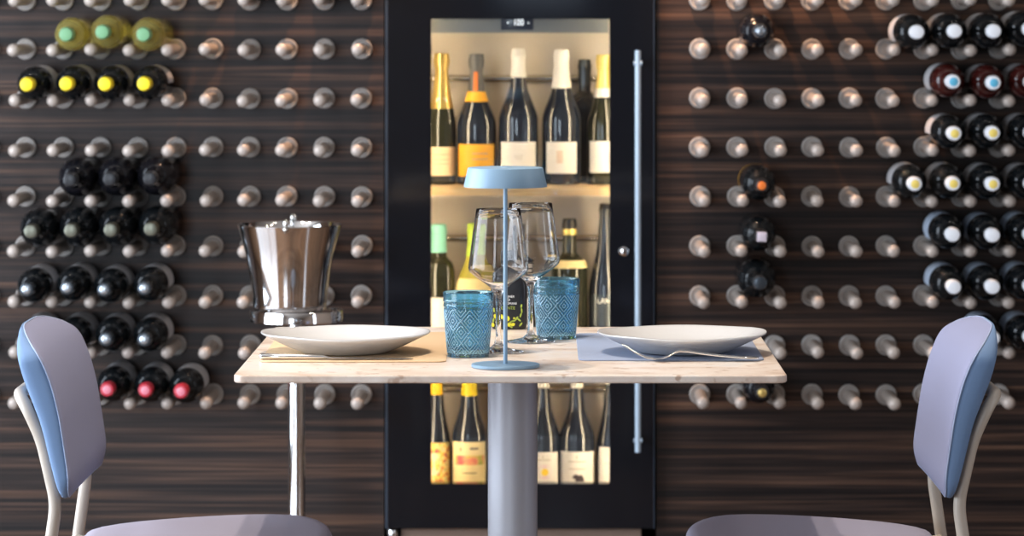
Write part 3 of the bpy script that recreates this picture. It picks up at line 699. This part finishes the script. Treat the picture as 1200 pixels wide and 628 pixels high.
# tumblers
def tumbler(px, Y, label, rot, s=1.0):
    n, m = 240, 110
    Hh, r0, r1 = .0975 * s, .0305 * s, .0385 * s
    vs, fs = [], []
    def rad(t):
        return r0 + (r1 - r0) * (t ** .85)
    def tri(v): return abs((v % 1.0) - .5) * 2          # 1 at the lines, 0 mid-cell
    for j in range(m + 1):
        t = j / m
        for i in range(n):
            u = i / n
            r = rad(t)
            if .06 < t < .74:
                v = (t - .06) / .68
                a, b = 8 * u + 2.0 * v, 8 * u - 2.0 * v
                da, db = tri(a), tri(b)
                d = max(da, db)
                ridge = max(0, 1 - abs(d - 1) / .16)
                ridge = max(ridge, .7 * max(0, 1 - abs(d - .60) / .13), .5 * max(0, 1 - abs(d - .22) / .14))
                r += .0006 * ridge
            elif .78 < t < .81 or .86 < t < .885: r += .0009
            elif t <= .05: r += .0006
            a_ = 2 * PI * u
            vs.append((r * math.cos(a_), r * math.sin(a_), Hh * t))
    for j in range(m):
        for i in range(n):
            k = (i + 1) % n; fs.append((j * n + i, j * n + k, (j + 1) * n + k, (j + 1) * n + i))
    base = len(vs)
    ti = [1.0, .75, .5, .25, .12]
    vs.extend([((r1 - .0012) * math.cos(2 * PI * i / n), (r1 - .0012) * math.sin(2 * PI * i / n), Hh + .0008) for i in range(n)])
    fs += [(m * n + i, m * n + (i + 1) % n, base + (i + 1) % n, base + i) for i in range(n)]
    prev = base
    for t in ti:
        q = len(vs); rr = rad(t) - .0026
        vs.extend([(rr * math.cos(2 * PI * i / n), rr * math.sin(2 * PI * i / n), max(Hh * t, .011) - (0 if t < 1 else .001)) for i in range(n)])
        fs += [(prev + i, prev + (i + 1) % n, q + (i + 1) % n, q + i) for i in range(n)]
        prev = q
    c = len(vs); vs.append((0, 0, .010)); fs += [(prev + i, prev + (i + 1) % n, c) for i in range(n)]
    c = len(vs); vs.append((0, 0, .0015)); fs += [(i, (i + 1) % n, c) for i in range(n)]
    o = mesh_obj('tumbler', (vs, fs), M['tumbler'], loc=(PX(px, Y), Y, TT + .0004), rot=(0, 0, rot), angle=70)
    segs = []
    def line(sg, c, w0, w1):
        # a = 8u + 2v (sg=+1) or 8u - 2v held at c; the other one runs from w0 to w1
        pts = []
        for q in range(9):
            w = w0 + (w1 - w0) * q / 8
            u, v = (c + w) / 16, sg * (c - w) / 4
            if not 0 <= v <= 1: continue
            t = .06 + .68 * v; r = rad(t) + .0004
            pts.append((r * math.cos(2 * PI * u), r * math.sin(2 * PI * u), Hh * t))
        if len(pts) > 1: segs.append(tube(pts, .00055, 6))
    for k in range(8):
        for sg in (1, -1):
            for j in range(-5, 5):
                line(sg, k, k + j, k + j + 1)
                for f in (.2, .8): line(sg, k + f, k + j + .2, k + j + .8)
                for f in (.39, .61): line(sg, k + f, k + j + .39, k + j + .61)
    mesh_obj('embossed_lattice', join(*segs), M['tumbler_ridge'], o, angle=80)
    tag(o, label, 'tumbler', 'blue embossed tumblers'); return o
tumbler(548.5, 5.457, 'blue diamond-embossed tumbler beside the tan placemat', .1)
tumbler(652, 5.758, 'blue diamond-embossed tumbler behind glasses, beside the blue-grey placemat', .35, .98)

# wine glasses
def wine_glass(px, Y, label):
    th = .0011
    outer = [(0, 0), (.036, 0), (.0385, .0006), (.0388, .0014), (.0375, .0022), (.025, .0042), (.012, .0075), (.0065, .013), (.0046, .022), (.0040, .04), (.0040, .065), (.0046, .082), (.0065, .092), (.011, .0985), (.019, .1045), (.030, .1125), (.0405, .1205), (.0450, .1250), (.0466, .1295), (.0460, .1345), (.0432, .155), (.0395, .183), (.0362, .206), (.0342, .2200), (.0339, .2207)]
    inner = [(.0336, .2205), (.0357, .206), (.0390, .183), (.0427, .155), (.0455, .1345), (.0460, .1295), (.0443, .1256), (.0399, .1212), (.030, .1138), (.019, .1062), (.010, .1012), (0, .0995)]
    o = mesh_obj('wine_glass', lathe(outer + inner, 96), M['crystal'], loc=(PX(px, Y), Y, TT + .0004), angle=80)
    tag(o, label, 'wine glass', 'wine glasses'); return o
wine_glass(584.0, 5.52, 'clear wine glass nearer the lamp, in front of oil flask')
wine_glass(621.8, 5.69, 'clear wine glass standing just beside the rear blue tumbler')

# oil flask
OY = 5.93
of = empty('oil_flask', (PX(596.5, OY), OY, TT + .0003))
def flask():
    W, D, Hb, rc = .0300, .0165, .083, .012
    def outline(k, z):
        pts = []
        for i in range(40):
            a = 2 * PI * i / 40; c, s = math.cos(a), math.sin(a)
            pts.append((W * k * math.copysign(abs(c) ** .38, c), (D * max(k, .62)) * math.copysign(abs(s) ** .5, s), z))
        return pts
    prof = [(.80, 0), (.90, .001), (.96, .004), (1, .010), (1, Hb - .020), (.985, Hb - .012), (.93, Hb - .005), (.83, Hb)]
    vs, fs = [], []
    for k, z in prof: vs += outline(k, z)
    rn = .0115
    for k, z in ((.9, Hb + .003), (.72, Hb + .007), (.52, Hb + .0095)):
        vs += [(p[0] * k, p[1] * (k * .6 + .4), z) for p in outline(.83, z)]
    for r, z in ((rn * 1.05, Hb + .013), (rn, Hb + .022)):
        vs += [(r * math.cos(2 * PI * i / 40), r * math.sin(2 * PI * i / 40), z) for i in range(40)]
    nr = len(vs) // 40
    for j in range(nr - 1):
        for i in range(40):
            k = (i + 1) % 40; fs.append((j * 40 + i, j * 40 + k, (j + 1) * 40 + k, (j + 1) * 40 + i))
    fs.append(tuple(range(40))[::-1]); fs.append(tuple(range((nr - 1) * 40, nr * 40)))
    return vs, fs
fl = mesh_obj('body', flask(), M['oil_black'], of, angle=50)
mesh_obj('stopper', lathe([(0, .105), (.0125, .105), (.0132, .107), (.0132, .127), (.0122, .129), (0, .129)], 28), M['cap_black'], of)
yf = -.0170
def ell(cx, cz, a, b, rot=0, n=14):
    vs = [(cx, yf, cz)]
    for i in range(n):
        t_ = 2 * PI * i / n; x, z = a * math.cos(t_), b * math.sin(t_)
        vs.append((cx + x * math.cos(rot) - z * math.sin(rot), yf, cz + x * math.sin(rot) + z * math.cos(rot)))
    return vs, [(0, 1 + i, 1 + (i + 1) % n) for i in range(n)]
lem = [(-.0265, .008, .0026, .0036, .2), (-.016, .0095, .003, .0042, -.4), (-.012, .0215, .003, .0042, .5), (-.003, .0185, .0042, .0047, .5), (.0065, .0085, .0036, .0028, .3), (.0005, .0085, .003, .0036, -.3), (-.0225, .022, .0026, .004, .2), (.0085, .019, .0016, .0016, 0)]
lef = [(.003, .0125, .0036, .0013, .7), (.0035, .0045, .0030, .0012, -.5), (.0125, .0185, .0044, .0015, .9), (.0165, .0165, .004, .0014, -.7), (.0075, .0145, .0040, .0014, .2), (.0195, .024, .0042, .0013, 1.3), (.021, .0315, .0042, .0013, 1.7), (.0205, .039, .0030, .0015, 1.4), (-.008, .0155, .004, .0014, -.9), (-.020, .0145, .004, .0014, .9), (-.0255, .0155, .004, .0014, 1.4), (-.019, .004, .004, .0014, .2), (.0195, .0085, .004, .0014, .9), (-.0185, .029, .004, .0014, 1.2), (-.0245, .0325, .004, .0014, 1.7)]
mesh_obj('lemon_print', join(*[ell(*e) for e in lem]), M['lemon'], fl, smooth=False)
mesh_obj('leaf_print', join(*[ell(*e) for e in lef]), M['leafgreen'], fl, smooth=False)
def flat_text(s, size, cx, cz):
    v, f = text_vf(s, size); return [(p[0] + cx, yf - .0001, p[1] + cz) for p in v], f
mesh_obj('flask_lettering', join(flat_text('ANNER', .0052, .0005, .0545), flat_text('D', .0062, -.0005, .0490), flat_text('EROMANI', .0052, .0015, .0430)), M['print_white'], fl, smooth=False)
mesh_obj('flask_name', flat_text('CONTE', .0068, -.0015, .0355), M['leafgreen'], fl, smooth=False)
tag(of, 'black rounded oil flask printed with yellow lemons behind the lamp', 'oil flask')

# ------------------------------------------------------------------ chairs
def hermite(keys, v):
    if v <= keys[0][0]: return keys[0][1]
    if v >= keys[-1][0]: return keys[-1][1]
    n = len(keys)
    def tg(i):
        if i == 0: return (keys[1][1] - keys[0][1]) / (keys[1][0] - keys[0][0])
        if i == n - 1: return (keys[-1][1] - keys[-2][1]) / (keys[-1][0] - keys[-2][0])
        return (keys[i + 1][1] - keys[i - 1][1]) / (keys[i + 1][0] - keys[i - 1][0])
    for i in range(n - 1):
        a, b = keys[i], keys[i + 1]
        if a[0] <= v <= b[0]:
            h = b[0] - a[0]; t = (v - a[0]) / h
            return (2 * t ** 3 - 3 * t * t + 1) * a[1] + (t ** 3 - 2 * t * t + t) * h * tg(i) + (3 * t * t - 2 * t ** 3) * b[1] + (t ** 3 - t * t) * h * tg(i + 1)
PAD_BACK = [(.545, -.158), (.60, -.173), (.655, -.187), (.69, -.200), (.721, -.212), (.753, -.2220), (.797, -.2345)]
PAD_THICK = [(.545, .013), (.572, .022), (.60, .0265), (.65, .0315), (.69, .0375), (.72, .040), (.75, .036), (.775, .025), (.789, .014), (.797, .004)]
PU, PV0, PV1 = .221, .545, .797
def pad_map(u, v, w):
    """u across, v up, w forward from the back surface; .027 is the seam"""
    x = hermite(PAD_BACK, v) + .05 * u * u - .002
    if w > 0: w = w / .027 * hermite(PAD_THICK, v) if w <= .027 else hermite(PAD_THICK, v) + (w - .027) * min(1, hermite(PAD_THICK, v) / .02)
    return (x + w * .96, u, v + w * .22 * (1 if v < .76 else max(0, (.797 - v) / .037)))
def rr_ring(hu, v0, v1, rt, rtv, rb, n=18, nv=22, nu=14):
    pts = []
    def arc(cu, cv, r, a0, rv=None):
        for i in range(n):
            a = a0 + PI / 2 * i / (n - 1); pts.append((cu + r * math.cos(a), cv + (rv or r) * math.sin(a)))
    def line(p, q, k):
        for i in range(1, k): pts.append((p[0] + (q[0] - p[0]) * i / k, p[1] + (q[1] - p[1]) * i / k))
    arc(hu - rt, v1 - rtv, rt, 0, rtv); line((hu - rt, v1), (-hu + rt, v1), nu)
    arc(-hu + rt, v1 - rtv, rt, PI / 2, rtv); line((-hu, v1 - rtv), (-hu, v0 + rb), nv)
    arc(-hu + rb, v0 + rb, rb, PI); line((-hu + rb, v0), (hu - rb, v0), nu)
    arc(hu - rb, v0 + rb, rb, 1.5 * PI); line((hu, v0 + rb), (hu, v1 - rtv), nv)
    return pts
def pad_meshes():
    ring = rr_ring(PU, PV0, PV1, .18, .05, .030)
    n = len(ring); cv = (PV0 + PV1) / 2; hv = (PV1 - PV0) / 2
    def lay(ins, w):
        return [pad_map(u * (1 - ins / PU), cv + (v - cv) * (1 - ins / hv), w) for u, v in ring]
    def surf(levels, close_first, close_last):
        vs, fs = [], []
        for ins, w in levels: vs += lay(ins, w)
        m = len(levels)
        for j in range(m - 1):
            for i in range(n):
                k = (i + 1) % n; fs.append((j * n + i, j * n + k, (j + 1) * n + k, (j + 1) * n + i))
        for flag, j, w in ((close_first, 0, levels[0][1]), (close_last, m - 1, levels[-1][1])):
            if flag:
                c = len(vs); vs.append(pad_map(0, cv, w)); fs += [(j * n + i, j * n + (i + 1) % n, c) for i in range(n)]
        return vs, fs
    front = surf([(.0022, .0262), (.0010, .0280), (.0020, .0295), (.0055, .0308), (.012, .0315), (.022, .0319), (.035, .0321), (.05, .0322), (.065, .0322), (.08, .0322), (.095, .0322), (.108, .0322), (.118, .0322)], False, True)
    back = surf([(.118, -.0005), (.09, -.0005), (.06, -.0004), (.035, 0), (.02, .0003), (.006, .002), (.0015, .006), (0, .012), (0, .020), (.0008, .0255), (.0026, .0275)], True, False)
    return front, back, lay(.0006, .0268)
CH_SEAT = [(.2350, .035), (.2325, .075), (.2250, .120), (.2120, .160), (.1900, .200), (.1650, .222), (.1315, .230), (.0900, .2265), (.0595, .219), (.0200, .204), (-.0150, .188), (-.0500, .168), (-.0850, .144), (-.1150, .116), (-.1400, .080), (-.1530, .045)]
def seat_mesh():
    plan = [(x, y) for x, y in CH_SEAT] + [(x, -y) for x, y in reversed(CH_SEAT)]
    n = len(plan); cx = .055
    def lay(k, z, dish=0):
        return [(cx + (x - cx) * k, y * k, z - dish * 0) for x, y in plan]
    lv = [(.5, .418), (.90, .418), (.965, .421), (.99, .428), (1.0, .438), (1.0, .446), (.992, .4545), (.975, .4610), (.945, .4650), (.88, .4665), (.72, .4645), (.5, .4615), (.25, .460)]
    vs, fs = [], []
    for k, z in lv: vs += lay(k, z)
    m = len(lv)
    for j in range(m - 1):
        for i in range(n):
            q = (i + 1) % n; fs.append((j * n + i, j * n + q, (j + 1) * n + q, (j + 1) * n + i))
    for j, z in ((0, .418), (m - 1, .460)):
        c = len(vs); vs.append((cx, 0, z)); fs += [(j * n + i, j * n + (i + 1) % n, c) for i in range(n)]
    return vs, fs
def make_chair(label):
    ch = empty('dining_chair', (0, 0, 0))
    front, back, sp = pad_meshes()
    bk_ = mesh_obj('backrest', back, M['fabric_back'], ch, angle=60)
    bk_['label'] = 'blue upholstered back shell'
    mesh_obj('cushion', front, M['fabric_front'], bk_, angle=60)
    n = len(sp)
    mesh_obj('seam', tube(sp + [sp[0]], .0011, 6, False), M['seam'], bk_, angle=80)
    mesh_obj('seat', seat_mesh(), M['fabric_seat'], ch, angle=70)
    tr = .0094
    half = [(-.226, 0, .699), (-.226, -.160, .699), (-.211, -.180, .680), (-.1890, -.180, .6325), (-.1670, -.180, .536), (-.242, -.195, .012)]
    full = [(x, -y, z) for x, y, z in reversed(half[1:])] + half
    mesh_obj('back_frame', tube(fillet(full, .022, 6), tr, 16), M['chair_tube'], ch, angle=60)
    for y in (-.09, .09):
        mesh_obj('mounting_bracket', bevel_box(-.228, -.208, y - .02, y + .02, .691, .707, .002), M['chair_tube'], ch, smooth=False)
    sf = [(-.181, -.170, .43), (-.02, -.150, .408), (.16, -.15, .408), (.175, -.13, .408), (.175, .13, .408), (.16, .15, .408), (-.02, .150, .408), (-.181, .170, .43)]
    mesh_obj('seat_frame', tube(fillet(sf, .02, 5), tr, 14), M['chair_tube'], ch, angle=60)
    for s in (-1, 1):
        mesh_obj('leg', tube([(.165, .148 * s, .402), (.215, .190 * s, .012)], tr, 14), M['chair_tube'], ch, angle=60)
    for x, y in ((.215, .19), (.215, -.19), (-.242, .195), (-.242, -.195)):
        mesh_obj('foot_cap', move(lathe([(0, 0), (.011, 0), (.0115, .002), (.0110, .016), (0, .016)], 16), (x, y, 0)), M['rubber'], ch)
    return ch
c1 = make_chair('')
c1.location = (-.5645, 5.56, 0)
c2 = copy_tree(c1); c2.location = (.4555, 5.56, 0); c2.rotation_euler = (0, 0, PI)
tag(c1, 'blue and lilac-grey upholstered chair with beige tube frame, near red-capped bottles', 'dining chair', 'chairs at the table')
tag(c2, 'blue and lilac-grey upholstered chair with beige tube frame, near blue-labelled bottles', 'dining chair', 'chairs at the table')

# ------------------------------------------------------------------ lights
def area(name, loc, target, sx, sy, power, col, spread=None):
    l = bpy.data.lights.new(name, 'AREA'); l.shape = 'RECTANGLE'; l.size = sx; l.size_y = sy; l.energy = power; l.color = col
    if spread: l.spread = spread
    o = bpy.data.objects.new(name, l); COL.objects.link(o); o.location = loc
    d = Vector(target) - Vector(loc); o.rotation_euler = d.to_track_quat('-Z', 'Y').to_euler()
    return o
def spot(name, loc, target, power, col, ang, blend=.5, rad=.03):
    l = bpy.data.lights.new(name, 'SPOT'); l.energy = power; l.color = col; l.spot_size = math.radians(ang); l.spot_blend = blend; l.shadow_soft_size = rad
    o = bpy.data.objects.new(name, l); COL.objects.link(o); o.location = loc
    d = Vector(target) - Vector(loc); o.rotation_euler = d.to_track_quat('-Z', 'Y').to_euler()
    return o
DAY = (.78, .88, 1.0); WARM = (1.0, .87, .73)
area('daylight_side_window', (XL - .12, 5.25, 1.34), (0, 5.25, 1.34), 3.6, 2.6, 290, DAY)
area('daylight_front_window', (-1.825, YB - .13, 1.45), (-1.825, 5, 1.45), 1.3, 2.25, 120, DAY)
area('daylight_narrow_window', (XR + .12, 4.475, 1.5), (0, 4.475, 1.5), .5, 2.25, 16, DAY)
for x, y in ((-.22, 5.35), (-.47, 5.15)):
    spot('ceiling_downlight', (x, y, ZC - .02), (x * .6 - .02, y + .3, 0), 105, WARM, 80, .6, .03)
for x, y in ((-2.1, 6.3), (-1.5, 6.0), (-.75, 6.5), (.7, 6.5), (1.5, 6.0), (2.1, 6.3)):
    spot('ceiling_downlight', (x, y, ZC - .02), (x, y + .5, 0), 13, WARM, 140, .5, .03)
spot('wall_washer', (.17, 7.84, 1.98), (.62, 8.06, .9), 80, (1, .60, .36), 46, .7, .012)
spot('wall_washer', (-.40, 7.80, 2.2), (-.50, 8.06, .9), 95, (1, .60, .36), 44, .7, .012)
wl = bpy.data.worlds.new('world'); SC.world = wl; wl.use_nodes = True
wl.node_tree.nodes['Background'].inputs[0].default_value = (.7, .82, 1, 1); wl.node_tree.nodes['Background'].inputs[1].default_value = 1.5

# ------------------------------------------------------------------ camera
cam = bpy.data.cameras.new('camera'); co = bpy.data.objects.new('camera', cam); COL.objects.link(co)
co.location = (0, 0, CH); co.rotation_euler = (PI / 2, 0, 0)
cam.sensor_fit = 'HORIZONTAL'; cam.sensor_width = 36; cam.lens = F / 1200 * 36
cam.shift_x = (600 - VX) / 1200; cam.shift_y = (VY - 314) / 1200
cam.clip_end = 60; cam.clip_start = .05
cam.dof.use_dof = True; cam.dof.focus_distance = 5.45; cam.dof.aperture_fstop = 9.0
SC.camera = co
SC.view_settings.view_transform = 'Standard'; SC.view_settings.look = 'None'; SC.view_settings.gamma = 1; SC.view_settings.exposure = 0
SC.view_settings.use_curve_mapping = False
cy = SC.cycles
cy.use_denoising = True
cy.max_bounces = 14; cy.transmission_bounces = 14; cy.transparent_max_bounces = 16; cy.glossy_bounces = 6; cy.diffuse_bounces = 4
cy.sample_clamp_indirect = 6
